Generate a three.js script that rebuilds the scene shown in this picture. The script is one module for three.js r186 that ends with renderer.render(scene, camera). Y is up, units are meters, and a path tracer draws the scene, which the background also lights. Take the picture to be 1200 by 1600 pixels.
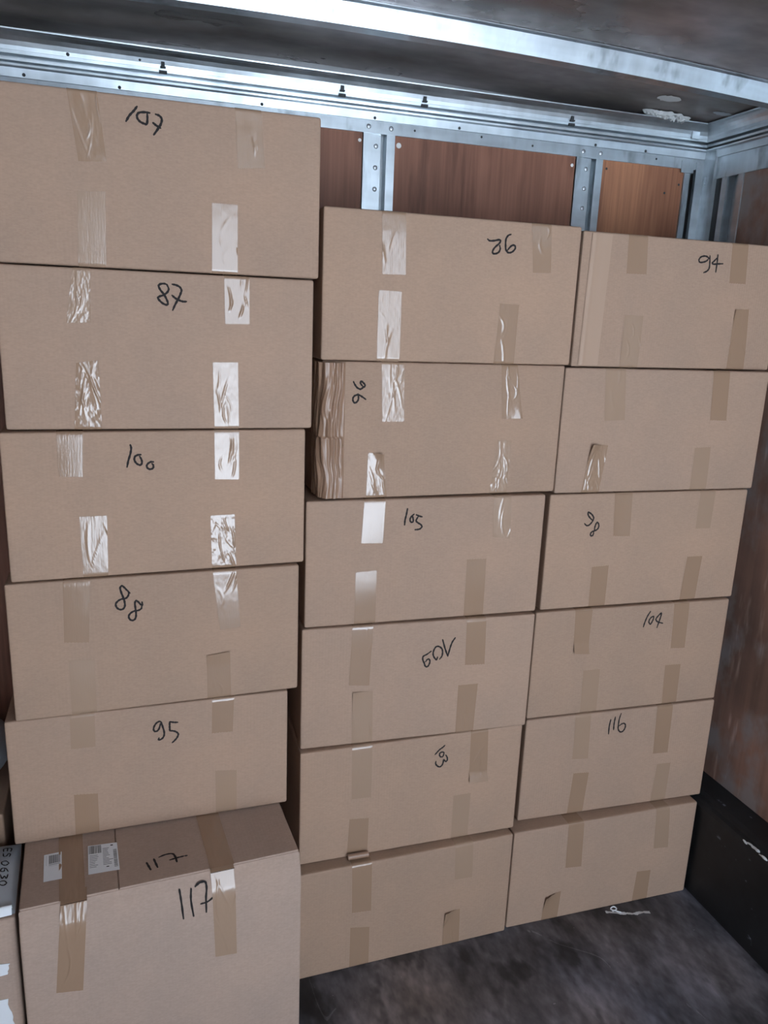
import * as THREE from 'three';
import { mergeGeometries } from 'three/addons/utils/BufferGeometryUtils.js';
import { RectAreaLightUniformsLib } from 'three/addons/lights/RectAreaLightUniformsLib.js';

// ---------------------------------------------------------------- camera, daylight, exposure
const scene = new THREE.Scene();
const camera = new THREE.PerspectiveCamera(66.97, 1200 / 1600, 0.05, 200);
camera.rotation.order = 'YXZ';
camera.position.set(-0.626, 1.667, 1.645);
camera.rotation.set(-0.2461, -0.3183, 0.0395);
scene.add(camera);

const SKY = new THREE.Color().setRGB(0.84, 0.97, 1.14);      // overcast daylight
scene.background = SKY.clone().multiplyScalar(0.62);

const renderer = new THREE.WebGLRenderer();
renderer.toneMapping = THREE.LinearToneMapping;
renderer.toneMappingExposure = 8.0;
renderer.shadowMap.enabled = true;
RectAreaLightUniformsLib.init();
// daylight entering through the open rear of the cargo body, as large as the opening
const daylight = new THREE.RectAreaLight(new THREE.Color().setRGB(0.84, 0.97, 1.14), 0.2, 1.7, 2.2);
daylight.name = 'rear_opening_daylight';
daylight.position.set(0.17, 1.14, 3.22);
scene.add(daylight);

// the sun stands high on the far side of the truck: it lights the yard, not the inside
const sun = new THREE.DirectionalLight(new THREE.Color().setRGB(1, 0.98, 0.96), 8.4);
sun.name = 'sun';
sun.position.set(-9, 11, -3); sun.target.position.set(0, 0, 2);
sun.castShadow = true; sun.shadow.mapSize.set(2048, 2048);
Object.assign(sun.shadow.camera, { left: -16, right: 16, top: 16, bottom: -16, near: 0.5, far: 60 });
scene.add(sun, sun.target);

// ---------------------------------------------------------------- helpers
const LEFT = -1.2, RIGHT = 1.04, BACK = -0.456, REAR = 3.2;   // inner faces of the cargo body
const roofY = (x) => 2.282 - 0.0245 * (x + 0.15) ** 2;
let seedState = 7;
function rnd() { seedState = (seedState * 1664525 + 1013904223) >>> 0; return seedState / 4294967296; }
function reseed(n) { seedState = (n * 2654435761 + 12345) >>> 0; rnd(); rnd(); }
const HASH = (() => { reseed(99); const a = new Float32Array(65536); for (let i = 0; i < a.length; i++) a[i] = rnd(); return a; })();
const sm = (t) => t * t * (3 - 2 * t);
const clamp = (v, a, b) => Math.min(b, Math.max(a, v));
const mix = (a, b, t) => a + (b - a) * t;
function vnoise(x, y, px = 256, py = 256, s = 0) {            // periodic value noise
  const xi = Math.floor(x), yi = Math.floor(y), fx = sm(x - xi), fy = sm(y - yi);
  const h = (i, j) => HASH[((((i % px) + px) % px) * 131 + (((j % py) + py) % py) * 733 + s * 7919) & 65535];
  return mix(mix(h(xi, yi), h(xi + 1, yi), fx), mix(h(xi, yi + 1), h(xi + 1, yi + 1), fx), fy);
}
function fbm(u, v, fx, fy, oct, s) {                          // u, v in 0..1, tiling
  let a = 0.5, t = 0, n = 0;
  for (let o = 0; o < oct; o++) { t += a * vnoise(u * fx, v * fy, fx, fy, s + o * 17); n += a; a *= 0.55; fx *= 2; fy *= 2; }
  return t / n;
}
function texture(w, h, fn, colour = true, rx = 1, ry = 1) {
  const d = new Uint8Array(w * h * 4);
  for (let j = 0, k = 0; j < h; j++) for (let i = 0; i < w; i++, k += 4) {
    const c = fn((i + 0.5) / w, (j + 0.5) / h);
    d[k] = clamp(c[0] * 255, 0, 255); d[k + 1] = clamp(c[1] * 255, 0, 255); d[k + 2] = clamp(c[2] * 255, 0, 255); d[k + 3] = 255;
  }
  const t = new THREE.DataTexture(d, w, h);
  t.magFilter = THREE.LinearFilter; t.minFilter = THREE.LinearFilter; t.wrapS = t.wrapT = THREE.RepeatWrapping;
  t.repeat.set(rx, ry);
  if (colour) t.colorSpace = THREE.SRGBColorSpace;
  t.needsUpdate = true;
  return t;
}
const grey = (v) => [v, v, v];
const taken = {};
function numbered(n) { const k = (taken[n] = (taken[n] ?? -1) + 1); return k ? n + '_' + String(k).padStart(3, '0') : n; }
function tag(o, label, category, group, kind) {
  Object.assign(o.userData, label && { label }, category && { category }, group && { group }, kind && { kind });
  return o;
}
function thing(name, label, category, p, yaw = 0, group) {
  const g = new THREE.Group(); g.name = numbered(name); g.position.set(...p); g.rotation.y = yaw; scene.add(g);
  return tag(g, label, category, group);
}
function structure(name, label, category) { const g = new THREE.Group(); g.name = name; scene.add(g); return tag(g, label, category, null, 'structure'); }
function part(name, geo, mat, parent, p, label) {
  const m = new THREE.Mesh(geo, mat); m.name = name; m.castShadow = m.receiveShadow = true;
  if (p) m.position.set(...p);
  if (label) m.userData.label = label;
  parent.add(m); return m;
}
function grid(nu, nv, fn, uvFn) {                              // indexed sheet, fn(i, j) -> [x, y, z]
  const pos = [], uv = [], idx = [];
  for (let j = 0; j <= nv; j++) for (let i = 0; i <= nu; i++) { pos.push(...fn(i / nu, j / nv)); const q = uvFn ? uvFn(i / nu, j / nv) : [i / nu, j / nv]; uv.push(q[0], q[1]); }
  for (let j = 0; j < nv; j++) for (let i = 0; i < nu; i++) { const a = j * (nu + 1) + i, b = a + 1, c = a + nu + 1, d = c + 1; idx.push(a, b, d, a, d, c); }
  const g = new THREE.BufferGeometry();
  g.setAttribute('position', new THREE.Float32BufferAttribute(pos, 3));
  g.setAttribute('uv', new THREE.Float32BufferAttribute(uv, 2));
  g.setIndex(idx); g.computeVertexNormals();
  return g;
}
function slab(x0, x1, y0, y1, z0, z1) {                        // box between two corners with uv in metres
  const w = x1 - x0, h = y1 - y0, d = z1 - z0, g = new THREE.BoxGeometry(w, h, d);
  const p = g.attributes.position, n = g.attributes.normal, uv = g.attributes.uv;
  g.translate((x0 + x1) / 2, (y0 + y1) / 2, (z0 + z1) / 2);
  for (let i = 0; i < p.count; i++) {
    const ax = Math.abs(n.getX(i)), ay = Math.abs(n.getY(i));
    if (ax > 0.5) uv.setXY(i, p.getZ(i), p.getY(i)); else if (ay > 0.5) uv.setXY(i, p.getX(i), p.getZ(i)); else uv.setXY(i, p.getX(i), p.getY(i));
  }
  return g;
}
function bevelSlab(x0, x1, y0, y1, z0, z1, r) {                // slab with rounded edges
  const g = cartonGeometry(x1 - x0, y1 - y0, z1 - z0, r, 1, 1, 1, null);
  g.translate((x0 + x1) / 2, y0, z1);
  return g;
}
function sharedNormals(g) {                                    // smooth normals over vertices that share a place
  g.computeVertexNormals();
  const p = g.attributes.position, n = g.attributes.normal, m = new Map();
  const key = (i) => Math.round(p.getX(i) * 2e5) + ',' + Math.round(p.getY(i) * 2e5) + ',' + Math.round(p.getZ(i) * 2e5);
  for (let i = 0; i < p.count; i++) { const k = key(i), v = m.get(k) ?? [0, 0, 0]; v[0] += n.getX(i); v[1] += n.getY(i); v[2] += n.getZ(i); m.set(k, v); }
  for (let i = 0; i < p.count; i++) { const v = m.get(key(i)), l = Math.hypot(...v) || 1; n.setXYZ(i, v[0] / l, v[1] / l, v[2] / l); }
  return g;
}
// carton body: x -w/2..w/2, y 0..h, z -d..0 (front face at z = 0), rounded board folds
function cartonGeometry(w, h, d, r, nx, ny, nz, shape) {
  const cuts = (len, n) => {
    const e = [0, r * 0.35, r, r * 2.2], a = [...e];
    const inner0 = e[3], inner1 = len - e[3];
    for (let i = 1; i < n; i++) a.push(mix(inner0, inner1, i / n));
    for (let i = 3; i >= 0; i--) a.push(len - e[i]);
    return a;
  };
  const X = cuts(w, nx), Y = cuts(h, ny), Z = cuts(d, nz);
  const g = new THREE.BoxGeometry(1, 1, 1, X.length - 1, Y.length - 1, Z.length - 1);
  const p = g.attributes.position, uv = g.attributes.uv, n = g.attributes.normal;
  const C = new THREE.Vector3(w / 2 - r, h / 2 - r, d / 2 - r), q = new THREE.Vector3(), b = new THREE.Vector3();
  for (let i = 0; i < p.count; i++) {
    q.set(X[Math.round((p.getX(i) + 0.5) * (X.length - 1))] - w / 2, Y[Math.round((p.getY(i) + 0.5) * (Y.length - 1))] - h / 2, Z[Math.round((p.getZ(i) + 0.5) * (Z.length - 1))] - d / 2);
    const ax = Math.abs(n.getX(i)), ay = Math.abs(n.getY(i));
    if (ax > 0.5) uv.setXY(i, q.z + 0.37, q.y); else if (ay > 0.5) uv.setXY(i, q.x, q.z + 0.13); else uv.setXY(i, q.x, q.y);
    b.set(clamp(q.x, -C.x, C.x), clamp(q.y, -C.y, C.y), clamp(q.z, -C.z, C.z));
    q.sub(b).setLength(r).add(b);
    q.y += h / 2; q.z -= d / 2;
    if (shape) shape(q, w, h, d);
    p.setXYZ(i, q.x, q.y, q.z);
  }
  return sharedNormals(g);
}
function extrude(profile, length, place) {                     // closed profile [[a, b], ...] swept straight; place(a, b, t) -> xyz
  const s = new THREE.Shape(profile.map(([a, b]) => new THREE.Vector2(a, b)));
  const g = new THREE.ExtrudeGeometry(s, { depth: length, bevelEnabled: false, steps: 1 });
  const p = g.attributes.position;
  for (let i = 0; i < p.count; i++) p.setXYZ(i, ...place(p.getX(i), p.getY(i), p.getZ(i)));
  g.computeVertexNormals();
  return g;
}

// ---------------------------------------------------------------- materials
const cardTex = texture(1024, 1024, (u, v) => {                // half a metre of kraft liner: fibre flecks and faint flute lines
  const fl = fbm(u, v, 90, 230, 2, 1), co = fbm(u, v, 5, 4, 4, 5), flute = Math.sin(u * 2 * Math.PI * 68) * 0.5 + 0.5;
  const speck = vnoise(u * 220, v * 330, 220, 330, 40) > 0.93 ? -0.035 : 0;
  const m = 0.93 + (fl - 0.5) * 0.07 + (co - 0.5) * 0.07 - flute * 0.004 + speck;
  return [m, m * (1 - (co - 0.5) * 0.02), m * (1 - (co - 0.5) * 0.04)];
}, true, 2, 2);
const cardBump = texture(512, 512, (u, v) => grey(0.5 + 0.25 * Math.sin(u * 2 * Math.PI * 68) + 0.5 * (fbm(u, v, 7, 3, 4, 9) - 0.5)), false, 2, 2);
const CARD = [0x000000, 0x000000, 0x000000, 0x000000].map((_, i) => {
  const k = [1, 0.97, 1.02, 1.0][i], c = [[0.42, 0.278, 0.195], [0.42, 0.276, 0.19], [0.42, 0.275, 0.189], [0.425, 0.283, 0.2]][i];
  return new THREE.MeshStandardMaterial({ color: new THREE.Color().setRGB(c[0] * k, c[1] * k, c[2] * k), map: cardTex, bumpMap: cardBump, bumpScale: 0.00015, roughness: 0.82 });
});
const wornBump = texture(1024, 1024, (u, v) => {
  const fl = Math.sin(u * 2 * Math.PI * 68), d = fbm(u, v, 24, 3, 4, 31), e = fbm(u, v, 60, 5, 3, 77);
  return grey(0.5 + 0.04 * fl + 0.5 * (d - 0.5) + 0.25 * (e - 0.5));
}, false, 2, 2);
const WORN = new THREE.MeshStandardMaterial({ color: new THREE.Color().setRGB(0.45, 0.325, 0.255), map: cardTex, bumpMap: wornBump, bumpScale: 0.0008, roughness: 0.85 });
const tapeBump = texture(512, 512, (u, v) => grey(fbm(u, v, 40, 6, 4, 60)), false, 12, 8);
const TAPE = new THREE.MeshPhysicalMaterial({ color: new THREE.Color().setRGB(0.31, 0.2, 0.13), roughness: 0.15, ior: 1.62, side: THREE.DoubleSide, bumpMap: tapeBump, bumpScale: 0.0001 });
const TAPE2 = new THREE.MeshPhysicalMaterial({ color: new THREE.Color().setRGB(0.345, 0.232, 0.158), roughness: 0.17, ior: 1.62, side: THREE.DoubleSide, bumpMap: tapeBump, bumpScale: 0.0001 });
const INK = new THREE.MeshStandardMaterial({ color: new THREE.Color().setRGB(0.011, 0.008, 0.008), roughness: 0.85, side: THREE.DoubleSide });
const zincTex = texture(1024, 256, (u, v) => {
  const a = fbm(u, v, 40, 12, 4, 3), b = fbm(u, v, 6, 40, 4, 8), st = fbm(u, v, 14, 5, 5, 44);
  let m = 0.88 + (a - 0.5) * 0.12 + (b - 0.5) * 0.14;
  if (st > 0.64) m -= (st - 0.64) * 1.6;
  return [m * 0.97, m * 0.99, m];
}, true, 1, 1);
const zincRough = texture(512, 256, (u, v) => grey(0.62 + (fbm(u, v, 30, 10, 4, 13) - 0.5) * 0.5), false, 1, 1);
const ZINC = new THREE.MeshStandardMaterial({ color: new THREE.Color().setRGB(0.74, 0.78, 0.81), map: zincTex, roughnessMap: zincRough, roughness: 0.6, metalness: 0.95, side: THREE.DoubleSide });
const zincDark = new THREE.MeshStandardMaterial({ color: new THREE.Color().setRGB(0.045, 0.05, 0.055), roughness: 0.6, metalness: 0.3 });
const RIVET = new THREE.MeshStandardMaterial({ color: new THREE.Color().setRGB(0.5, 0.53, 0.56), roughness: 0.4, metalness: 0.8 });
const SCREW = new THREE.MeshStandardMaterial({ color: new THREE.Color().setRGB(0.8, 0.8, 0.78), roughness: 0.4 });
const roofRough = texture(512, 512, (u, v) => grey(0.5 + (fbm(u, v, 6, 9, 5, 21) - 0.5) * 0.7), false, 0.6, 0.6);
const roofTex = texture(1024, 1024, (u, v) => {
  const a = fbm(u, v, 5, 9, 5, 71), b = fbm(u, v, 40, 60, 3, 72), s = fbm(u, v, 3, 22, 4, 73);
  const m = 0.72 + (a - 0.5) * 0.5 + (b - 0.5) * 0.12 + (s - 0.5) * 0.25;
  return [m, m * 0.97, m * (0.95 + (a - 0.5) * 0.1)];
}, true, 0.7, 0.7);
const ROOF = new THREE.MeshStandardMaterial({ color: new THREE.Color().setRGB(0.56, 0.53, 0.53), map: roofTex, roughnessMap: roofRough, roughness: 0.72, metalness: 0.5, side: THREE.DoubleSide });
const plyTex = (base, dark, s, amp) => texture(512, 1024, (u, v) => {
  const g = fbm(u, v, 60, 3, 4, s), c = fbm(u, v, 4, 3, 4, s + 5), f = fbm(u, v, 160, 10, 2, s + 9);
  let k = clamp(0.52 + (g - 0.5) * 0.4 + (c - 0.5) * amp + (f - 0.5) * 0.45, 0, 1);
  const knot = fbm(u, v, 9, 2, 5, s + 21); if (knot > 0.66) k *= 1 - (knot - 0.66) * 3;
  const dirt = fbm(u, v, 22, 5, 5, s + 33); if (dirt > 0.56) k -= (dirt - 0.56) * 2.4;
  k = Math.max(-0.25, k);
  return [mix(dark[0], base[0], k), mix(dark[1], base[1], k), mix(dark[2], base[2], k)];
}, true, 1.6, 0.8);
const PLY = new THREE.MeshStandardMaterial({ map: plyTex([0.63, 0.43, 0.34], [0.45, 0.29, 0.22], 120, 1.3), roughness: 0.6 });
const PLY2 = new THREE.MeshStandardMaterial({ map: plyTex([0.74, 0.52, 0.38], [0.5, 0.32, 0.23], 160, 1.5), roughness: 0.6 });
const PLYSIDE = new THREE.MeshStandardMaterial({ map: texture(1024, 1024, (u, v) => {
  const g = fbm(u, v, 80, 4, 4, 200), c = fbm(u, v, 6, 5, 5, 205), d = fbm(u, v, 14, 11, 5, 230), sc = fbm(u, v, 50, 7, 4, 240);
  const k = clamp(0.5 + (g - 0.5) * 0.7 + (c - 0.5) * 1.4, 0, 1);
  let o = [mix(0.42, 0.6, k), mix(0.325, 0.455, k), mix(0.28, 0.39, k)];
  const dust = clamp((d - 0.47) * 3.2, 0, 0.75); o = o.map((x, i) => mix(x, [0.56, 0.54, 0.54][i], dust));
  if (sc > 0.68) o = o.map((x) => x + (sc - 0.68) * 0.9);
  return o;
}, true, 0.8, 0.8), roughness: 0.75 });
const KICK = new THREE.MeshStandardMaterial({ map: texture(1024, 512, (u, v) => {
  const a = fbm(u, v, 5, 4, 5, 300), b = fbm(u, v, 40, 16, 4, 310), c = fbm(u, v, 22, 15, 5, 320);
  let m = 0.1 + (a - 0.5) * 0.1 + (b - 0.5) * 0.05;
  if (c > 0.76) m += (c - 0.76) * 5;
  return [m, m * 1.05, m * 1.14];
}, true, 1, 2), roughness: 0.55 });
const FLOOR = new THREE.MeshStandardMaterial({ map: texture(2048, 2048, (u, v) => {
  const a = fbm(u, v, 7, 6, 6, 400), st = fbm(u, v, 46, 3, 5, 410), f = fbm(u, v, 150, 120, 3, 420), bl = fbm(u, v, 26, 22, 5, 430), w = fbm(u, v, 30, 6, 5, 440);
  let m = 0.322 + (a - 0.5) * 0.5 + (st - 0.5) * 0.13 + (f - 0.5) * 0.2 + (fbm(u, v, 36, 30, 4, 490) - 0.5) * 0.24;
  if (bl > 0.58) m *= 1 - clamp((bl - 0.58) * 4, 0, 0.45);
  if (w > 0.66) m += (w - 0.66) * 0.9;
  const hue = clamp((fbm(u, v, 4, 5, 4, 470) - 0.5) * 3, -1, 1); let o = [m * (1 + hue * 0.09), m * (0.985 - hue * 0.01), m * (1.06 - hue * 0.14)];
  const scr = Math.abs(fbm(u, v, 12, 4, 3, 480) - 0.5); if (scr < 0.0025 && w > 0.5) o = o.map((x) => x + 0.12);
  if (vnoise(u * 420, v * 600, 420, 600, 450) > 0.992) o = o.map((x) => x + 0.25);
  return o;
}, true, 1 / 2.3, 1 / 3.5), roughness: 0.62, bumpMap: texture(512, 512, (u, v) => grey(fbm(u, v, 60, 50, 4, 460)), false, 1, 1), bumpScale: 0.0008 });
const ASPHALT = new THREE.MeshStandardMaterial({ map: texture(512, 512, (u, v) => { const m = 0.7 + (fbm(u, v, 30, 30, 5, 500) - 0.5) * 0.25; return [m * 0.94, m, m * 1.06]; }, true, 0.5, 0.5), roughness: 0.95 });
const PAINT = new THREE.MeshStandardMaterial({ color: new THREE.Color().setRGB(0.6, 0.62, 0.64), roughness: 0.5 });
const SEAL = new THREE.MeshStandardMaterial({ color: new THREE.Color().setRGB(0.5, 0.52, 0.52), roughness: 0.95, side: THREE.DoubleSide });
const FOAM = new THREE.MeshStandardMaterial({ color: new THREE.Color().setRGB(0.62, 0.64, 0.64), roughness: 0.9 });
const WHITE = new THREE.MeshStandardMaterial({ color: new THREE.Color().setRGB(0.72, 0.74, 0.76), roughness: 0.5, side: THREE.DoubleSide });
const BAG = new THREE.MeshPhysicalMaterial({ color: new THREE.Color().setRGB(0.42, 0.46, 0.5), roughness: 0.35, side: THREE.DoubleSide });

// ---------------------------------------------------------------- the cargo body
const rivetGeo = new THREE.SphereGeometry(1, 12, 6, 0, Math.PI * 2, 0, Math.PI / 2).rotateX(Math.PI / 2);   // dome facing +z
function dome(name, mat, parent, p, r, facing = 'z', depth = 0.45) {
  const m = part(name, rivetGeo, mat, parent, p); m.scale.set(r, r, r * depth);
  if (facing === '-x') m.rotation.y = -Math.PI / 2;
  if (facing === '-y') m.rotation.x = Math.PI / 2;
  return m;
}
const ground = tag(part('ground', slab(-14, 14, -1.1, -1.0, -10, 22), ASPHALT, scene), 'grey yard ground outside behind the truck', 'ground', null, 'structure');

const floor = structure('floor', 'dark scuffed plywood truck floor with stains and scratches', 'floor');
part('floor_sheet', slab(LEFT - 0.05, RIGHT + 0.05, -0.06, 0, -0.56, REAR), FLOOR, floor);

// back wall: outer skin, plywood panels, recessed zinc posts, header strip, cornice
const wallBack = structure('wall_back', 'brown plywood end wall with zinc posts and cornice rail', 'wall');
part('outer_skin', slab(LEFT - 0.05, RIGHT + 0.05, -0.06, 2.33, -0.56, -0.5), PAINT, wallBack);
const postX = [-0.66, -0.031, 0.598];
const bays = [[LEFT, -0.662, PLY], [-0.574, -0.033, PLY], [0.055, 0.596, PLY], [0.684, 0.963, PLY2]];
for (const [a, b, m] of bays) part('plywood_panel', slab(a, b, 0, 2.165, -0.474, BACK), m, wallBack);
function postGeo(x, w = 0.086) {                             // two flanges with a channel sunk between them
  const zf = BACK + 0.004, zb = -0.482, t = 0.003, y0 = 0, y1 = 2.16;
  return mergeGeometries([slab(x, x + 0.0225, y0, y1, zf - t, zf), slab(x + w - 0.023, x + w, y0, y1, zf - t, zf), slab(x + 0.0215, x + 0.0505, y0, y1, zf - 0.009, zf - 0.006), slab(x + 0.0495, x + 0.0505, y0, y1, zb, zf - 0.006), slab(x + w - 0.023, x + w - 0.021, y0, y1, zb, zf - t), slab(x + 0.048, x + w - 0.021, y0, y1, zb - t, zb)]);
}
for (const x of postX) {
  const p = part('wall_post', postGeo(x), ZINC, wallBack);
  for (const y of [2.1, 2.048, 1.995]) dome('rivet', RIVET, p, [x + 0.036, y, BACK - 0.002], 0.0062);
}
// corner post: flange, sunk strip, broad flange, then the angle that joins the side wall
part('corner_post', mergeGeometries([slab(0.963, 0.983, 0, 2.15, -0.458, -0.45), slab(0.98, 1.004, 0, 2.15, -0.485, -0.475), slab(1.0, 1.03, 0, 2.15, -0.456, -0.446), slab(1.026, 1.05, 0, 2.2, -0.48, -0.4)]), ZINC, wallBack);
const header = part('header_strip', slab(LEFT, 1.03, 2.129, 2.1585, BACK - 0.002, -0.4505), ZINC, wallBack);
for (const x of [-0.642, -0.595, -0.018, 0.043, 0.616, 0.673]) dome('rivet', RIVET, header, [x, 2.144, -0.4505], 0.0062);
for (const [x, y] of [[-0.3, 2.146], [0.108, 2.146], [0.3, 2.15], [0.455, 2.143], [0.86, 2.147]]) dome('rivet', zincDark, header, [x, y, -0.4505], 0.003);
for (const [x, y, r] of [[-0.04, 2.11, 0.0045], [0.067, 2.107, 0.0072], [0.587, 2.106, 0.0048], [-0.6, 2.1, 0.0045]]) dome('screw_head', SCREW, wallBack, [x, y, BACK], r, 'z', 0.3);
for (const [x, y] of [[0.7, 2.107], [0.952, 2.085], [0.905, 2.058]]) dome('screw_head', zincDark, wallBack, [x, y, BACK], 0.0035, 'z', 0.3);
// cornice: a grooved extrusion with a cove that turns under the roof sheet; coordinates are (out from wall, height)
const cornice = [[-0.03, 2.1585], [0.0035, 2.159], [0.0055, 2.1775], [0.019, 2.179], [0.02, 2.182], [0.004, 2.1825], [0.004, 2.187], [0.021, 2.188], [0.0225, 2.193], [0.004, 2.1945], [0.004, 2.2], [0.0245, 2.201], [0.0255, 2.2075], [0.0235, 2.2085], [0.025, 2.217], [0.029, 2.226], [0.0345, 2.234], [0.041, 2.2395], [0.0485, 2.243], [0.0495, 2.2455], [-0.03, 2.2455]];
const railB = part('cornice_rail', extrude(cornice, RIGHT - LEFT, (a, b, t) => [LEFT + t, b, BACK + 0.006 + a]), ZINC, wallBack);
const lug = mergeGeometries([slab(-0.004, 0.004, 0.006, 0.016, -0.002, 0.006), slab(-0.006, 0.006, 0.003, 0.006, -0.002, 0.009), slab(-0.009, 0.009, -0.008, -0.002, -0.002, 0.005)]);
for (const x of [-0.529, -0.098, 0.122, 0.555, -0.955]) part('bolt', lug, zincDark, railB, [x, 2.2065, BACK + 0.031]);
for (const [x, y] of [[-0.831, 2.165], [-0.627, 2.163], [-0.295, 2.164], [-0.004, 2.164], [0.232, 2.164], [0.65, 2.163], [0.817, 2.163], [-0.735, 2.213], [-0.58, 2.222]]) dome('rivet', zincDark, railB, [x, y, BACK + (y > 2.2 ? 0.031 : 0.0105)], 0.0038, 'z', 0.8);
part('corner_bracket', mergeGeometries([slab(0.948, 0.99, 2.118, 2.15, -0.4505, -0.446), slab(0.95, 0.975, 2.205, 2.225, -0.43, -0.418)]), ZINC, wallBack);

// right wall: dusty plywood with posts, black kick board below, cornice above
const wallRight = structure('wall_right', 'dark dusty plywood side wall above a black kick board', 'wall');
part('outer_skin', slab(RIGHT + 0.03, RIGHT + 0.09, -0.06, 2.33, -0.56, REAR), PAINT, wallRight);
const sidePost = [-0.372, 0.55, 1.3, 2.1, 2.9];
for (let i = 0; i < sidePost.length - 1; i++) part('plywood_panel', slab(RIGHT, RIGHT + 0.018, 0, 2.165, sidePost[i] + 0.086, sidePost[i + 1]), PLYSIDE, wallRight);
part('filler_strip', slab(RIGHT, RIGHT + 0.018, 0, 2.165, -0.46, sidePost[0]), zincDark, wallRight);
for (const z of sidePost) {
  const xf = RIGHT - 0.004, xb = RIGHT + 0.024, t = 0.003;
  part('wall_post', mergeGeometries([slab(xf, xf + t, 0, 2.15, z, z + 0.02), slab(xf, xf + t, 0, 2.15, z + 0.064, z + 0.086), slab(xf + t, xb, 0, 2.15, z + 0.018, z + 0.02), slab(xf + t, xb, 0, 2.15, z + 0.064, z + 0.066), slab(xb, xb + t, 0, 2.15, z + 0.018, z + 0.066)]), ZINC, wallRight);
}
part('header_strip', slab(RIGHT - 0.006, RIGHT, 2.1, 2.1585, -0.44, REAR), ZINC, wallRight);
part('cornice_rail', extrude(cornice, REAR + 0.45, (a, b, t) => [RIGHT - 0.006 - a, b, -0.45 + t]), ZINC, wallRight);
const kickProfile = [[0.936, 0], [0.936, 0.292], [0.942, 0.302], [0.955, 0.305], [0.957, 0.313], [0.97, 0.318], [RIGHT, 0.322], [RIGHT, 0]];
const kickGeo = extrude(kickProfile, REAR + 0.45, (a, b, t) => [a, b, -0.45 + t]);
{ const p = kickGeo.attributes.position, uv = kickGeo.attributes.uv; for (let i = 0; i < p.count; i++) uv.setXY(i, p.getZ(i), p.getX(i) + p.getY(i)); }
part('kick_board', kickGeo, KICK, wallRight, null, 'black painted kick board with chips');
reseed(55);
for (let k = 0; k < 7; k++) {                                  // splintered edge of the kick board
  const g = new THREE.IcosahedronGeometry(1, 1), p = g.attributes.position;
  for (let i = 0; i < p.count; i++) p.setXYZ(i, p.getX(i) * (1 + 0.6 * vnoise(p.getY(i) * 3 + k, p.getZ(i) * 3, 64, 64, 5)), p.getY(i), p.getZ(i));
  g.computeVertexNormals();
  const c = part('splinter', g, FOAM, wallRight, [0.938 + 0.008 * rnd(), 0.297 + 0.006 * rnd(), 0.185 + k * 0.014]);
  c.scale.set(0.003, 0.002 + 0.002 * rnd(), 0.008 + 0.005 * rnd()); c.rotation.x = 0.4 * (rnd() - 0.5);
}

// left wall (beside the frame)
const wallLeft = structure('wall_left', 'dark plywood side wall behind the stacked boxes', 'wall');
part('outer_skin', slab(LEFT - 0.09, LEFT - 0.03, -0.06, 2.33, -0.56, REAR), PAINT, wallLeft);
part('plywood_panel', slab(LEFT - 0.018, LEFT, 0, 2.165, -0.45, REAR), PLYSIDE, wallLeft);
part('header_strip', slab(LEFT, LEFT + 0.006, 2.1, 2.1585, -0.44, REAR), ZINC, wallLeft);
part('cornice_rail', extrude(cornice, REAR + 0.45, (a, b, t) => [LEFT + 0.006 + a, b, -0.45 + t]), ZINC, wallLeft);

// roof: thin dented metal sheet on roof bows, under the outer skin
const ceiling = structure('ceiling', 'dented dark metal roof sheet with zinc roof bows', 'ceiling');
function dent(x, z) {
  let y = 0.0007 * (fbm((x + 2) / 8, (z + 2) / 8, 26, 34, 2, 600) - 0.5) + 0.006 * (fbm((x + 2) / 8, (z + 2) / 8, 9, 12, 3, 620) - 0.5);
  const ridge = (x0, z0, x1, z1, h, w) => {
    const t = clamp(((x - x0) * (x1 - x0) + (z - z0) * (z1 - z0)) / ((x1 - x0) ** 2 + (z1 - z0) ** 2), 0, 1);
    const dx = x - mix(x0, x1, t), dz = z - mix(z0, z1, t);
    y += h * Math.exp(-(dx * dx + dz * dz) / (w * w)) * Math.sin(Math.PI * clamp(t, 0.04, 0.96));
  };
  ridge(-0.75, -0.36, -0.2, -0.355, -0.006, 0.03); ridge(-0.7, -0.31, -0.22, -0.35, 0.007, 0.035); ridge(-0.24, -0.345, -0.05, -0.33, -0.005, 0.018);
  ridge(-0.21, -0.33, 0.1, -0.35, 0.004, 0.02); ridge(-1.0, -0.33, -0.5, -0.42, -0.007, 0.03); ridge(-0.13, -0.2, -0.1, -0.3, -0.003, 0.02); ridge(-0.05, -0.28, 0.12, -0.27, -0.0035, 0.015);
  return y;
}
part('roof_sheet', grid(150, 220, (u, v) => {
  const x = mix(LEFT - 0.02, RIGHT + 0.02, u), z = -0.49 + (REAR + 0.49) * v;
  return [x, roofY(x) + dent(x, z), z];
}, (u, v) => [u * 2.28, v * 3.5]), ROOF, ceiling);
part('roof_skin', slab(LEFT - 0.09, RIGHT + 0.09, 2.31, 2.36, -0.56, REAR), PAINT, ceiling);
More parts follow.
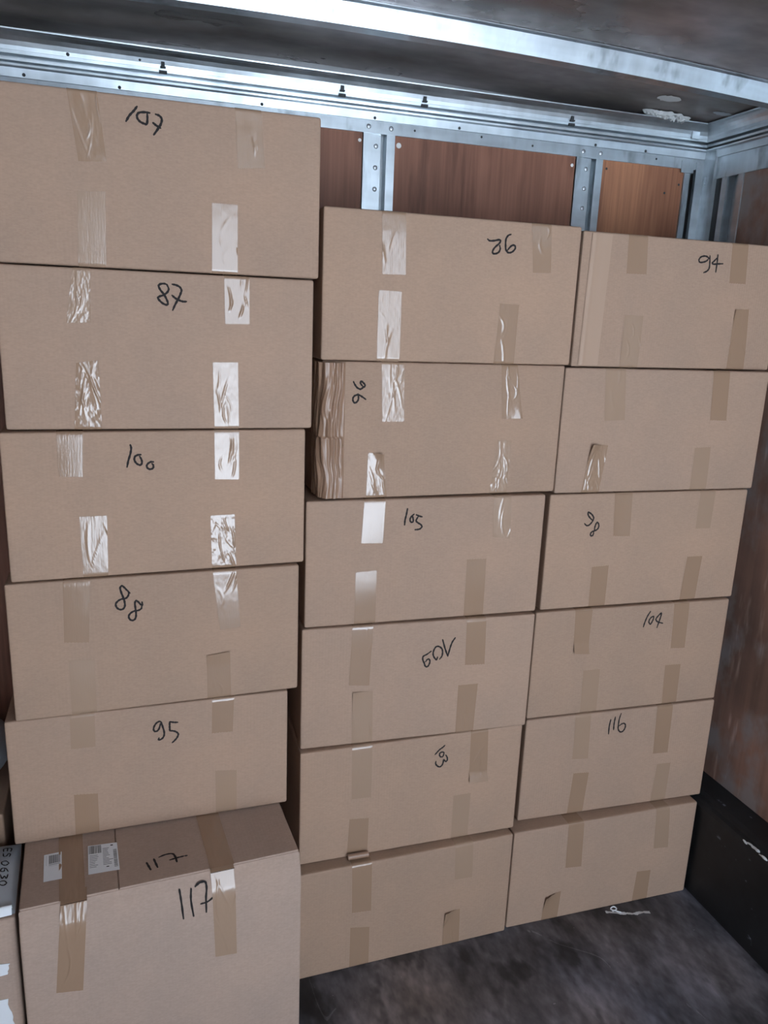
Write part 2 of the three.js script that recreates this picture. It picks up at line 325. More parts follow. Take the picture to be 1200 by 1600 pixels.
// a roof bow: flange against the sheet, upright web facing the rear, foot turned forward
function bowGeo(z) {
  const prof = [[0.018, 0], [0.018, -0.0025], [0.0085, -0.0045], [0, -0.044], [-0.03, -0.0455], [-0.03, -0.0425], [-0.0025, -0.041], [0.005, 0]];
  const n = 40, pos = [], idx = [], uv = [], m = prof.length;
  for (let i = 0; i <= n; i++) { const x = mix(LEFT, RIGHT, i / n); prof.forEach(([a, b], k) => { pos.push(x, roofY(x) + b - 0.0005, z + a); uv.push(x, k * 0.06 + 0.1); }); }
  for (let i = 0; i < n; i++) for (let k = 0; k < m; k++) { const a = i * m + k, b = i * m + (k + 1) % m; idx.push(a, b, b + m, a, b + m, a + m); }
  let g = new THREE.BufferGeometry();
  g.setAttribute('position', new THREE.Float32BufferAttribute(pos, 3)); g.setAttribute('uv', new THREE.Float32BufferAttribute(uv, 2)); g.setIndex(idx);
  g = g.toNonIndexed(); g.computeVertexNormals();
  return g;
}
for (const z of [-0.06, 0.62, 1.3, 1.98, 2.66]) {
  const b = part('roof_bow', bowGeo(z), ZINC, ceiling);
  for (let x = -0.9; x < 0.95; x += 0.31) dome('rivet', RIVET, b, [x, roofY(x) - 0.0035, z + 0.008], 0.004, '-y');
}
// lump of hardened sealing foam and two bare scrapes where the sheet meets the cornice
function lump(cx, cz, rx, rz, h, rough, s) {
  return grid(90, 34, (u, v) => {
    const a = u * 2 - 1, b = v * 2 - 1, x = cx + a * rx, edge = 1 + 0.35 * (vnoise(u * 9, 0, 99, 99, s) - 0.5), z = cz + b * rz * Math.sqrt(Math.max(0, 1 - a * a)) * edge;
    const d = Math.max(0, 1 - a * a - b * b * (1 - a * a) * 0.98);
    const y = roofY(x) + dent(x, z) - 0.001 - h * Math.sqrt(d) * (1 + rough * (fbm(u, v, 24, 9, 3, s) - 0.5));
    return [x, y, z];
  });
}
part('sealing_foam', lump(0.845, -0.405, 0.08, 0.027, 0.013, 2.0, 700), SEAL, ceiling, null, 'rough grey lump of hardened sealing foam');
part('bare_scrape', lump(0.765, -0.29, 0.034, 0.022, 0.0015, 0.3, 720), FOAM, ceiling, null, 'pale bare scrape on the roof sheet');
part('bare_scrape', lump(0.965, -0.315, 0.034, 0.014, 0.0012, 0.3, 740), RIVET, ceiling, null, 'pale bare scrape on the roof sheet');

// rear doorway: one leaf shut, the other open to the yard
const door = structure('door_1', 'closed grey rear door leaf of the truck', 'door');
part('door_leaf', slab(LEFT - 0.09, -0.7, -0.06, 2.33, REAR + 0.001, REAR + 0.04), PAINT, door);
part('door_edge', slab(-0.72, -0.69, -0.06, 2.33, REAR - 0.02, REAR + 0.05), ZINC, door);
for (const y of [0.35, 1.1, 1.85]) part('door_rib', slab(LEFT, -0.75, y, y + 0.06, REAR - 0.02, REAR), ZINC, door);

// ---------------------------------------------------------------- cartons: measured places, tape strips and marker strokes
// at = middle of the front bottom edge; tapes = four corners (u, v) on the front face in metres; ink = marker strokes on it
const DATA = [
  { id: '95', at: [-0.6083, 0.5215, 0.0226], yaw: 0.0086, h: 0.2985,
    tapes: [[-.172,.293,-.122,.294,-.124,.214,-.174,.215],[.127,.294,.176,.294,.172,.208,.125,.21],[-.174,.105,-.125,.1,-.126,-.002,-.176,-.004],[.131,.115,.18,.109,.179,-.003,.131,-.002]],
    ink: [[.0162,.2517,.0124,.2564,.0067,.2548,.0009,.2483,-.0018,.2386,.0005,.2336,.0053,.2334,.0094,.2379,.0146,.251,.0183,.2403,.0207,.2261,.0192,.218,.0142,.2122,.0078,.2113,.0091,.2157],[.0504,.2488,.0419,.25,.0331,.2526],[.0331,.2526,.0328,.2411,.0329,.2299],[.0329,.2299,.0397,.2289,.0469,.2251,.0508,.2199,.049,.2127,.0431,.2051,.0373,.1999]] },
  { id: '88', at: [-0.5849, 0.8200, 0.0260], yaw: 0.0239, h: 0.3049,
    tapes: [[-.191,.303,-.139,.302,-.148,.162,-.196,.167],[.109,.304,.159,.303,.168,.165,.123,.163],[-.19,.128,-.139,.126,-.14,-.002,-.19,-.003],[.093,.108,.144,.113,.146,-.0,.093,-.002]],
    ink: [[-.0625,.2658,-.0682,.2729,-.073,.279,-.0775,.2831,-.081,.2797,-.0794,.2682,-.0761,.2575,-.0736,.2459,-.074,.2364,-.0784,.231,-.0844,.2311,-.0897,.2359,-.0915,.2436,-.087,.2499,-.08,.2536,-.0715,.2547,-.0671,.2586,-.0647,.2651,-.0657,.2709],[-.0389,.2438,-.0383,.237,-.0413,.2382,-.0471,.2454,-.0508,.2477,-.0532,.2431,-.0527,.2316,-.0519,.2199,-.0527,.2104,-.0563,.2049,-.0615,.2044,-.0657,.2087,-.0667,.2146,-.0626,.2209,-.0547,.225,-.0469,.2257,-.0407,.2295,-.0397,.2342]] },
  { id: '100', at: [-0.5721, 1.1249, 0.0208], yaw: 0.0392, h: 0.3042,
    tapes: [[-.198,.3,-.15,.301,-.155,.211,-.198,.213],[.105,.301,.156,.302,.155,.195,.105,.197],[-.165,.131,-.113,.131,-.116,.019,-.164,.016],[.094,.12,.145,.121,.148,.005,.096,.006]],
    ink: [[-.0621,.2744,-.0607,.2683,-.0624,.2571,-.0671,.2423,-.0701,.2293],[-.0424,.254,-.0477,.2537,-.0536,.2507,-.0555,.2447,-.0533,.2385,-.0485,.2339,-.0435,.2329,-.0409,.2381,-.0423,.2452,-.045,.2505],[-.0184,.2384,-.0234,.2386,-.0293,.2352,-.032,.23,-.0289,.2245,-.0239,.2235,-.0196,.226,-.019,.2314,-.0214,.235]] },
  { id: '87', at: [-0.5603, 1.4291, 0.0159], yaw: 0.0038, h: 0.3094,
    tapes: [[-.164,.302,-.133,.302,-.136,.206,-.181,.204],[.117,.306,.167,.303,.167,.213,.118,.212],[-.167,.131,-.126,.137,-.126,.008,-.177,.007],[.092,.137,.143,.138,.144,.007,.094,.007]],
    ink: [[.0071,.2836,.0015,.2853,-.0074,.2833,-.009,.2804,-.0061,.2733,.0001,.2656,.0047,.2569,.0073,.249,.006,.2457,-.0004,.247,-.0075,.2524,-.011,.2579,-.0081,.2608,.0001,.264,.0075,.2703,.0097,.2757,.007,.2828],[.0168,.2848,.024,.2836,.0312,.2799,.0339,.2744,.0317,.267,.0274,.2579,.0214,.2471,.0162,.2359],[.0158,.2639,.0217,.2589,.0298,.2548,.0371,.253,.0428,.2533]] },
  { id: '107', at: [-0.5523, 1.7385, 0.0210], yaw: -0.0056, h: 0.3063,
    tapes: [[-.165,.302,-.114,.304,-.102,.186,-.151,.182],[.132,.302,.182,.306,.189,.2,.137,.195],[-.156,.133,-.107,.136,-.112,.009,-.161,.007],[.087,.131,.136,.131,.135,.01,.085,.008]],
    ink: [[-.0455,.2854,-.0514,.2776,-.0591,.2692,-.0656,.2587],[-.0233,.277,-.0318,.2773,-.0431,.2749,-.046,.2706,-.0453,.2653,-.0408,.2604,-.0343,.2579,-.0296,.2575,-.0279,.2662,-.028,.2761],[-.013,.2759,-.0064,.2739,-.0023,.2689,-.004,.2605,-.01,.2509,-.0174,.2406],[-.0182,.2609,-.0126,.2569,-.0051,.2532]] },
  { id: 'b2', at: [0.0173, 0.0000, 0.0272], yaw: 0.0158, h: 0.3175,
    tapes: [[-.159,.307,-.106,.306,-.103,.166,-.155,.171],[.127,.302,.179,.301,.183,.206,.131,.208],[-.158,.128,-.106,.118,-.105,-.001,-.158,.002],[.108,.111,.153,.112,.157,.001,.107,-.0]],
    ink: [] },
  { id: '103', at: [0.0279, 0.3175, -0.0008], yaw: -0.0043, h: 0.3181,
    tapes: [[-.17,.314,-.118,.314,-.116,.165,-.167,.167],[.15,.314,.199,.314,.205,.166,.153,.168],[-.171,.112,-.12,.107,-.121,.003,-.176,.006],[.112,.134,.161,.134,.161,.006,.113,.004]],
    ink: [[.0784,.2857,.0732,.2807,.0654,.2757,.0588,.269,.0529,.2625],[.0779,.265,.0718,.2671,.0664,.2648,.0652,.2595,.0689,.2536,.0741,.2536,.0768,.2586,.0772,.264],[.0828,.257,.087,.2494,.0878,.2422,.0844,.2381,.0777,.2438,.0767,.2361,.0734,.2281,.0677,.2247,.06,.2294,.0559,.2362,.0563,.2423]] },
  { id: '109', at: [0.0300, 0.6355, -0.0029], yaw: -0.0451, h: 0.3169,
    tapes: [[-.178,.314,-.127,.313,-.132,.156,-.183,.161],[.113,.314,.165,.313,.169,.187,.116,.189],[-.173,.144,-.122,.142,-.119,.003,-.172,.004],[.102,.136,.155,.136,.151,.006,.102,.003]],
    ink: [[.0235,.2355,.0127,.2279,.0033,.2227,.0027,.2147,.0072,.2043,.0105,.1959,.0155,.194,.0196,.1992,.0216,.2081,.0188,.2144,.0145,.2137,.0104,.208],[.0411,.2185,.0391,.2112,.0328,.2172,.0289,.2266,.0306,.2384,.036,.2465,.0429,.2465,.0511,.2398,.0536,.2306,.0523,.2196,.0469,.212],[.0849,.2667,.0777,.2557,.0728,.2401,.0682,.2183],[.0682,.2183,.0601,.2381,.0516,.2642]] },
  { id: '105', at: [0.0363, 0.9525, -0.0099], yaw: -0.0260, h: 0.3090,
    tapes: [[-.164,.308,-.113,.308,-.117,.2,-.169,.202],[.159,.307,.206,.308,.21,.197,.163,.203],[-.18,.133,-.129,.135,-.127,.005,-.18,.005],[.1,.15,.151,.15,.153,.004,.101,.004]],
    ink: [[-.0591,.2824,-.0612,.2686,-.0641,.2547,-.0647,.243],[-.0422,.2687,-.0483,.2635,-.0516,.2574,-.0509,.2519,-.0468,.249,-.0437,.2516,-.0445,.2587,-.046,.2649],[-.037,.267,-.0292,.2636,-.0219,.2614],[-.0312,.2629,-.0352,.2568,-.0366,.2521,-.0316,.2472,-.0241,.2423,-.0214,.2374,-.026,.2321,-.0323,.2308,-.0383,.2306]] },
  { id: '96', at: [0.0681, 1.2615, -0.0197], yaw: 0.0063, h: 0.3126,
    tapes: [[-.165,.306,-.112,.305,-.107,.176,-.159,.176],[.129,.303,.171,.302,.193,.183,.14,.181],[-.19,.107,-.155,.105,-.14,.008,-.191,.007],[.134,.133,.17,.131,.168,.002,.121,.001]],
    ink: [[-.2291,.2657,-.2256,.2593,-.2198,.2524,-.2124,.2495,-.2075,.2525,-.2027,.256,-.2025,.259,-.2066,.2636,-.2111,.2668,-.2131,.2641,-.2108,.2595,-.207,.2554],[-.2179,.2389,-.2168,.2336,-.2166,.2277,-.2195,.2218,-.2247,.2191,-.2288,.2235,-.229,.23,-.2254,.2347,-.2193,.2368,-.2144,.236,-.2068,.2319,-.1995,.2269]] },
  { id: '92', at: [0.0588, 1.5741, 0.0093], yaw: -0.0061, h: 0.3115,
    tapes: [[-.176,.305,-.123,.306,-.118,.182,-.17,.181],[.172,.303,.221,.303,.228,.204,.183,.202],[-.177,.15,-.125,.149,-.124,.009,-.176,.011],[.108,.134,.155,.133,.154,.008,.103,.01]],
    ink: [[.0674,.2675,.0716,.2647,.0832,.2652,.0956,.2677,.0985,.2656,.0954,.2599,.0861,.2516,.081,.2427,.0822,.2388,.089,.2385,.0959,.242,.099,.2492,.097,.2561],[.1226,.2808,.1165,.2784,.1116,.2711,.1114,.2578,.1132,.2477,.1186,.2426,.125,.2429,.1319,.2473,.1355,.2538,.1328,.2584,.1273,.258,.1214,.253,.1168,.2472]] },
  { id: 'b3', at: [0.6241, 0.0000, 0.0185], yaw: -0.0121, h: 0.3126,
    tapes: [[-.132,.293,-.083,.296,-.076,.161,-.128,.166],[.156,.309,.202,.312,.215,.171,.165,.175],[-.184,.083,-.134,.092,-.138,.003,-.19,.001],[.118,.106,.165,.103,.165,.0,.113,-.001]],
    ink: [] },
  { id: '116', at: [0.6542, 0.3126, -0.0160], yaw: -0.0397, h: 0.3156,
    tapes: [[-.152,.315,-.105,.315,-.099,.172,-.149,.176],[.107,.315,.158,.317,.162,.159,.113,.16],[-.14,.132,-.091,.129,-.098,.004,-.147,.004],[.132,.126,.178,.125,.175,.007,.126,.006]],
    ink: [[-.0403,.2873,-.0426,.2685,-.0419,.2427],[-.0267,.2941,-.028,.2735,-.0273,.2543],[-.0092,.3029,-.0128,.2876,-.0138,.2686,-.0124,.2542,-.0057,.2455,.0012,.2452,.0065,.2504,.0096,.2592,.0077,.2678,.0021,.2709,-.0045,.2692,-.0103,.2649]] },
  { id: '104', at: [0.6549, 0.6282, -0.0191], yaw: -0.0352, h: 0.3098,
    tapes: [[-.186,.307,-.135,.308,-.136,.18,-.18,.184],[.118,.308,.167,.308,.171,.169,.126,.171],[-.143,.13,-.092,.13,-.089,-.002,-.14,-.002],[.116,.122,.166,.122,.169,-.003,.122,-.003]],
    ink: [[.0448,.288,.037,.2745,.031,.257,.0283,.2435],[.0574,.2731,.0509,.2712,.0451,.2646,.0437,.2568,.0497,.2501,.0538,.2569,.0568,.2653,.0571,.2723],[.0721,.2382,.0754,.2537,.0791,.2692,.0799,.2808,.0709,.2729,.065,.2639,.0689,.2573,.0762,.2537,.0887,.25]] },
  { id: '98', at: [0.6688, 0.9380, -0.0273], yaw: -0.0315, h: 0.3138,
    tapes: [[-.115,.307,-.063,.31,-.057,.192,-.107,.195],[.146,.308,.194,.311,.192,.205,.145,.205],[-.161,.114,-.111,.116,-.109,-.0,-.158,-.001],[.132,.128,.18,.128,.175,.004,.126,.003]],
    ink: [[-.1728,.2403,-.1801,.2463,-.1873,.2551,-.1881,.2622,-.1825,.2603,-.1747,.254,-.1704,.2467,-.1729,.2382,-.1783,.2312,-.1848,.2268,-.1903,.2277,-.1955,.2326],[-.1645,.2135,-.1641,.2228,-.1612,.2313,-.1584,.2345,-.1539,.2296,-.153,.2224,-.1562,.216,-.1636,.212,-.1719,.2094,-.1755,.2038,-.1738,.1991,-.1691,.1992,-.1666,.2042,-.1667,.2085]] },
  { id: 'bl', at: [0.6784, 1.2519, -0.0265], yaw: -0.0344, h: 0.3171,
    tapes: [[-.191,.313,-.134,.313,-.122,.186,-.18,.184],[.124,.308,.174,.307,.184,.185,.134,.186],[-.211,.127,-.162,.124,-.174,.008,-.225,.009],[.098,.115,.147,.117,.15,.005,.099,.005]],
    ink: [] },
  { id: '94', at: [0.6925, 1.5690, -0.0389], yaw: 0.0056, h: 0.3158,
    tapes: [[-.177,.314,-.123,.316,-.116,.223,-.173,.222],[.127,.312,.177,.313,.185,.215,.134,.215],[-.164,.128,-.111,.127,-.111,.01,-.164,.009],[.163,.153,.207,.155,.218,.006,.162,.007]],
    ink: [[.0621,.2709,.0556,.2751,.0458,.276,.0358,.2724,.0321,.2654,.0357,.261,.0453,.2616,.0553,.2652,.0607,.2708],[.0634,.2778,.0655,.2627,.0657,.2474,.0604,.241,.0514,.2371],[.086,.2738,.0785,.2665,.0731,.2608,.0778,.2588,.0894,.2599,.1059,.2612],[.0871,.2815,.0877,.264,.0875,.2402]] },
  { id: '117', at: [-0.5940, 0.0000, 0.2320], yaw: 0.0600, h: 0.5190,
    tapes: [[-.206,.54,-.157,.539,-.175,.313,-.225,.323],[.087,.538,.136,.537,.138,.308,.092,.312]],
    ink: [[.0219,.4952,.024,.4726,.0275,.4291],[.0455,.4916,.0438,.4709,.0483,.4297],[.0542,.4938,.0643,.4993,.075,.4983,.0772,.4895,.0748,.4679,.0747,.4325],[.0635,.4562,.0774,.4579,.0948,.469]] },];
const WIDTH = 0.6, DEPTH = 0.4, FOLD = 0.0055;
const STYLE = {      // how creased each strip is, and which ends stand off the board
  107: [2, 1, 0, 1], 87: [3, 2, 3, 2], 100: [0, 2, 1, 3], 88: [0, 1, 0, 1], 95: [0, 0, 0, 0], 117: [2, 2],
  92: [1, 1, 1, 1], 96: [2, 2, 2, 3], 105: [0, 1, 0, 0], 109: [1, 0, 1, 1], 103: [0, 1, 0, 0], b2: [0, 0, 0, 1],
  94: [0, 0, 1, 1], bl: [1, 0, 3, 0], 98: [0, 0, 0, 0], 104: [0, 0, 0, 0], 116: [0, 0, 0, 0], b3: [0, 0, 0, 0],
};
const LIFT = { '96,2': [0.012, 1], '96,1': [0.006, 1], 'bl,2': [0.014, -1], 'b2,3': [0.008, -1], 'b3,2': [0.01, -1], '103,1': [0.009, 0], '104,0': [0.0085, 0], '94,3': [0.004, -1], '88,3': [0.003, 0], '109,2': [0.004, -1] };
const LABEL = {
  107: 'cardboard box marked 107, topmost of the tallest stack', 87: 'cardboard box marked 87 directly under box 107', 100: 'cardboard box marked 100 with two shiny tape strips above each other',
  88: 'cardboard box marked 88 between boxes 100 and 95', 95: 'cardboard box marked 95 resting on the large worn box 117', 117: 'large worn pale cardboard box marked 117 with shipping labels on its top',
  92: 'cardboard box marked 92 upside down, topmost of the middle stack', 96: 'cardboard box marked 96 sideways with a crushed creased corner', 105: 'cardboard box marked 105 under the crushed box 96',
  109: 'cardboard box marked 109 upside down above box 103', 103: 'cardboard box marked 103 with a curled tape end at its foot', b2: 'unmarked cardboard box on the floor carrying box 103',
  94: 'cardboard box marked 94, topmost of the stack by the side wall', bl: 'unmarked cardboard box between boxes 94 and 98', 98: 'cardboard box marked 98 slantwise under an unmarked box',
  104: 'cardboard box marked 104 above box 116', 116: 'cardboard box marked 116 above the bottom box by the kick board', b3: 'unmarked cardboard box on the floor against the black kick board',
};
function bulgeOf(id, w, h) {
  const s = [...id].reduce((a, c) => a * 31 + c.charCodeAt(0), 7) % 97;
  return (u, v) => {
    const e = clamp((w / 2 - Math.abs(u)) / 0.06, 0, 1) * clamp(Math.min(v, h - v) / 0.06, 0, 1);
    return (id === '117' ? -0.022 * clamp((v - (h - 0.065)) / 0.065, 0, 1.2) ** 2 : 0) + sm(e) * (0.0035 * (fbm(u / w * 0.2 + 0.3, v / h * 0.2 + 0.4, 16, 10, 2, s) - 0.4));
  };
}
// a strip of packing tape on the front face that turns over the upper or lower fold
function tapeGeo(q, h, top, style, lift, bulge, seed) {
  reseed(seed);
  const free = top ? [[q[6], q[7]], [q[4], q[5]]] : [[q[0], q[1]], [q[2], q[3]]], held = top ? [[q[0], q[1]], [q[2], q[3]]] : [[q[6], q[7]], [q[4], q[5]]];
  const mid = (free[0][1] + free[1][1]) / 2, L = Math.abs(mid - (top ? h : 0)), total = L + 0.045;
  const W = Math.hypot(free[1][0] - free[0][0], free[1][1] - free[0][1]);
  const nu = [14, 24, 34, 40][style], nv = [34, 60, 80, 90][style];
  const ridges = [], count = [0, 3, 6, 11][style];
  for (let k = 0; k < count; k++) {
    const b0 = rnd() * L * 0.75, a0 = (rnd() - 0.5) * W * 0.9, len = L * (0.25 + 0.5 * rnd()), tilt = (rnd() - 0.5) * (style > 1 ? 0.7 : 1.1);
    ridges.push({ a: a0, b: b0, dx: Math.sin(tilt) * len, dy: Math.cos(tilt) * len, bow: (rnd() - 0.5) * 0.02, h: 0.0007 + 0.0013 * rnd(), s: 0.0009 + 0.0013 * rnd() });
  }
  const wave = [0.00005, 0.00012, 0.0003, 0.0006][style], ph = rnd() * 50;
  const up = (a, b) => {
    let y = wave * (fbm((a + 0.1) * 2 + ph / 64, b * 2, 64, 40, 3, 800) - 0.5) * 2;
    for (const r of ridges) {
      const t = clamp(((a - r.a) * r.dx + (b - r.b) * r.dy) / (r.dx * r.dx + r.dy * r.dy), 0, 1);
      const d = Math.hypot(a - r.a - r.dx * t - r.bow * 4 * t * (1 - t), b - r.b - r.dy * t);
      y += r.h * Math.exp(-((d / r.s) ** 2)) * Math.sin(Math.PI * clamp(t, 0.05, 0.95));
    }
    return y * clamp((L - b) / 0.012, 0, 1);
  };
  return grid(nu, nv, (s, t) => {
    let b = t * total;                                        // metres from the free end
    if (t === 0) b += (Math.round(s * nu) % 2 ? 0.0012 : 0) + 0.0006 * rnd();
    const k = clamp(b / L, 0, 1), a = (s - 0.5) * W;
    const u = mix(mix(free[0][0], free[1][0], s), mix(held[0][0], held[1][0], s), k);
    let v = mix(mix(free[0][1], free[1][1], s), top ? h : 0, k);
    const over = Math.max(0, b - L);
    let off = 0.0007 + up(a, b);
    if (lift) { const f = lift[1] ? clamp(0.5 + lift[1] * (s - 0.5) * 1.3, 0, 1) : 1, e = clamp(1 - b / (lift[1] ? 0.06 : 0.03), 0, 1); off += lift[0] * Math.pow(e, lift[1] ? 2 : 1.25) * f * f; }
    // round the fold: distance past the start of the bend
    const past = (top ? v - (h - FOLD) : FOLD - v) + over, arc = FOLD * Math.PI / 2;
    if (past <= 0) return [u, v, bulge(u, v) + off];
    const thin = 0.0005;
    const back = bulge(u, top ? h : 0);
    if (past < arc) { const g = past / FOLD, R = FOLD + thin; return top ? [u, h - FOLD + R * Math.sin(g), -FOLD + R * Math.cos(g) + back] : [u, FOLD - R * Math.sin(g), -FOLD + R * Math.cos(g)]; }
    return top ? [u, h + thin, -FOLD - (past - arc)] : [u, -thin, -FOLD - (past - arc)];
  }, (s, t) => [(s * W), t * total]);
}
function inkGeo(strokes, width, place) {                       // marker strokes as flat ribbons; place(u, v) -> xyz on the board
  const pos = [], idx = [];
  for (const st of strokes) {
    const pts = []; for (let i = 0; i < st.length; i += 2) pts.push(new THREE.Vector3(st[i], st[i + 1], 0));
    const c = new THREE.CatmullRomCurve3(pts, false, 'centripetal'), n = Math.max(8, pts.length * 7);
    const base = pos.length / 3;
    for (let i = 0; i <= n; i++) {
      const p = c.getPoint(i / n), d = c.getTangent(i / n), e = Math.min(i, n - i) / n;
      const w = width * 0.5 * (0.72 + 0.28 * Math.min(1, e * 9)) * (1 + 0.12 * Math.sin(i * 0.9 + st[0] * 300));
      pos.push(...place(p.x - d.y * w, p.y + d.x * w), ...place(p.x + d.y * w, p.y - d.x * w));
      if (i) { const k = base + 2 * i; idx.push(k - 2, k - 1, k + 1, k - 2, k + 1, k); }
    }
    for (const [i, sgn] of [[0, -1], [n, 1]]) {               // round ends
      const p = c.getPoint(i / n), d = c.getTangent(i / n), w = width * 0.36, b = pos.length / 3;
      pos.push(...place(p.x, p.y));
      for (let k = 0; k <= 6; k++) { const g = -Math.PI / 2 + Math.PI * k / 6, ca = Math.cos(g) * sgn, sa = Math.sin(g); pos.push(...place(p.x + (d.x * ca - d.y * sa) * w, p.y + (d.y * ca + d.x * sa) * w)); if (k) idx.push(b, b + k, b + k + 1); }
    }
  }
  const g = new THREE.BufferGeometry();
  g.setAttribute('position', new THREE.Float32BufferAttribute(pos, 3)); g.setIndex(idx); g.computeVertexNormals();
  return g;
}
const CRUMPLE = new THREE.MeshPhysicalMaterial({ color: new THREE.Color().setRGB(0.28, 0.17, 0.11), roughness: 0.3, ior: 1.45, side: THREE.DoubleSide });
const cartons = {};
DATA.forEach((D, n) => {
  const big = D.id === '117', w = big ? 0.565 : WIDTH, d = big ? 0.62 : DEPTH, h = D.h - (big ? 0.0035 : 0.0025);
  const bulge = bulgeOf(D.id, w, h);
  const box = thing('cardboard_box', LABEL[D.id], 'box', D.at, D.yaw, 'stacked cardboard boxes');
  cartons[D.id] = box;
  const crush = D.id === '96';
  const shape = (p, W, H) => {
    if (p.z > -0.001) p.z += bulge(p.x, p.y); else if (big && p.z > -0.03) p.z += bulge(p.x, p.y) * clamp(1 + p.z / 0.03, 0, 1);
    if (crush) {                                               // the corner towards the tall stack is pushed in
      const e = clamp(1 - (p.x + W / 2) / 0.05, 0, 1) * clamp(1 + p.z / 0.06, 0, 1);
      p.x += 0.012 * e * (0.4 + 0.6 * (1 - p.y / H)); p.z -= 0.02 * e;
    }
    if (big && p.y > H - 0.02 && p.z > -0.02) { p.y -= 0.004 * vnoise(p.x * 14 + 9, 1, 99, 99, 3); p.z -= 0.003 * vnoise(p.x * 22 + 5, 2, 99, 99, 4); }
  };
  part('body', cartonGeometry(w, h, d, FOLD, big ? 60 : crush ? 60 : 18, big ? 24 : 12, 8, shape), big ? WORN : CARD[n % 4], box);
  D.tapes.forEach((q, i) => {
    const top = i < 2, lift = LIFT[D.id + ',' + i];
    part('tape_strip', tapeGeo(q, big ? h + 0.004 : h, top, STYLE[D.id][i], lift, bulge, n * 10 + i + 3), (n + i) % 3 ? TAPE : TAPE2, box, null, 'clear brown packing tape');
  });
  if (D.ink.length) part('marker_number', inkGeo(D.ink, 0.0042, (u, v) => [u, v, bulge(u, v) + 0.0006]), INK, box, null, 'handwritten black number ' + D.id);
});

// box 96: tape and board crumpled round the crushed corner
{
  const H = 0.309, sheet = grid(90, 110, (s, t) => {
    const v = 0.003 + t * (H - 0.006), run = 0.128 * s - 0.05;   // run < 0 lies on the front, > 0 on the side
    const push = 1 - 0.55 * t, cx = -0.3 + 0.004 * push, R = 0.018;
    let x, z, nx, nz;
    if (run < -R) { x = cx + R - (run + R); z = 0; nx = 0; nz = 1; } else if (run < R * 0.57) { const a = (run + R) / R; x = cx + R - R * Math.sin(a); z = -R + R * Math.cos(a); nx = -Math.sin(a); nz = Math.cos(a); } else { x = cx; z = -R - (run - R * 0.57); nx = -1; nz = 0; }
    const fade = clamp((run + 0.05) / 0.008, 0, 1) * clamp((0.078 - run) / 0.01, 0.3, 1);
    const drift = 0.012 * (vnoise(t * 3.2, 2, 99, 99, 901) - 0.5) + 0.008 * (vnoise(t * 7, 5, 99, 99, 902) - 0.5) + (t < 0.46 ? 0.006 : 0);
    const q = run + drift;
    const fold = Math.abs(((q * 55 + 40 + 1.1 * vnoise(t * 4, q * 40, 99, 99, 903)) % 1) - 0.5) * 2;
    const fine = Math.abs(((q * 150 + 40 + vnoise(t * 9, q * 60, 99, 99, 905)) % 1) - 0.5) * 2;
    let o = 0.0012 + fade * (0.008 * fold * (0.35 + 0.65 * vnoise(t * 5, q * 50, 99, 99, 906)) + 0.0016 * fine);
    o += fade * 0.004 * clamp(1 - Math.abs(t - 0.35) / 0.35, 0, 1) * clamp((run + 0.02) / 0.03, 0, 1);
    return [x + nx * o, v, z + nz * o];
  }, (s, t) => [s * 0.128, t * H]);
  part('crumpled_tape', sheet, CRUMPLE, cartons['96'], null, 'creased shiny tape round the crushed corner');
  const strand = new THREE.TubeGeometry(new THREE.CatmullRomCurve3([[-0.262, 0.118, 0.003], [-0.258, 0.116, 0.004], [-0.253, 0.119, 0.004], [-0.249, 0.126, 0.003]].map((a) => new THREE.Vector3(...a))), 16, 0.0011, 6);
  part('torn_strand', strand, TAPE, cartons['96']);
}
// box 103: the loose tape end rolled under its lower edge
part('curled_tape_end', grid(12, 40, (s, t) => { const a = t * 5.6, r = 0.0092 - 0.0025 * t; return [-0.176 + 0.054 * s + 0.002 * Math.sin(s * 3), 0.0102 - r * Math.sin(a), 0.0122 - r * Math.cos(a)]; }), CRUMPLE, cartons['103'], null, 'curled brown tape end');
// box 94: long clear strip along its edge fold
part('tape_strip', grid(16, 60, (s, t) => [mix(-0.277, -0.222, s) - 0.006 * (1 - t), mix(0.004, 0.309, t), 0.0016 + 0.0006 * vnoise(s * 4, t * 3, 99, 99, 930) + 0.0009 * Math.exp(-(((s - 0.2) / 0.05) ** 2))], (s, t) => [s * 0.055, t * 0.3]),
  new THREE.MeshPhysicalMaterial({ color: new THREE.Color().setRGB(0.4, 0.27, 0.19), roughness: 0.4, ior: 1.5, side: THREE.DoubleSide }), cartons['94'], null, 'faint clear tape along the edge');

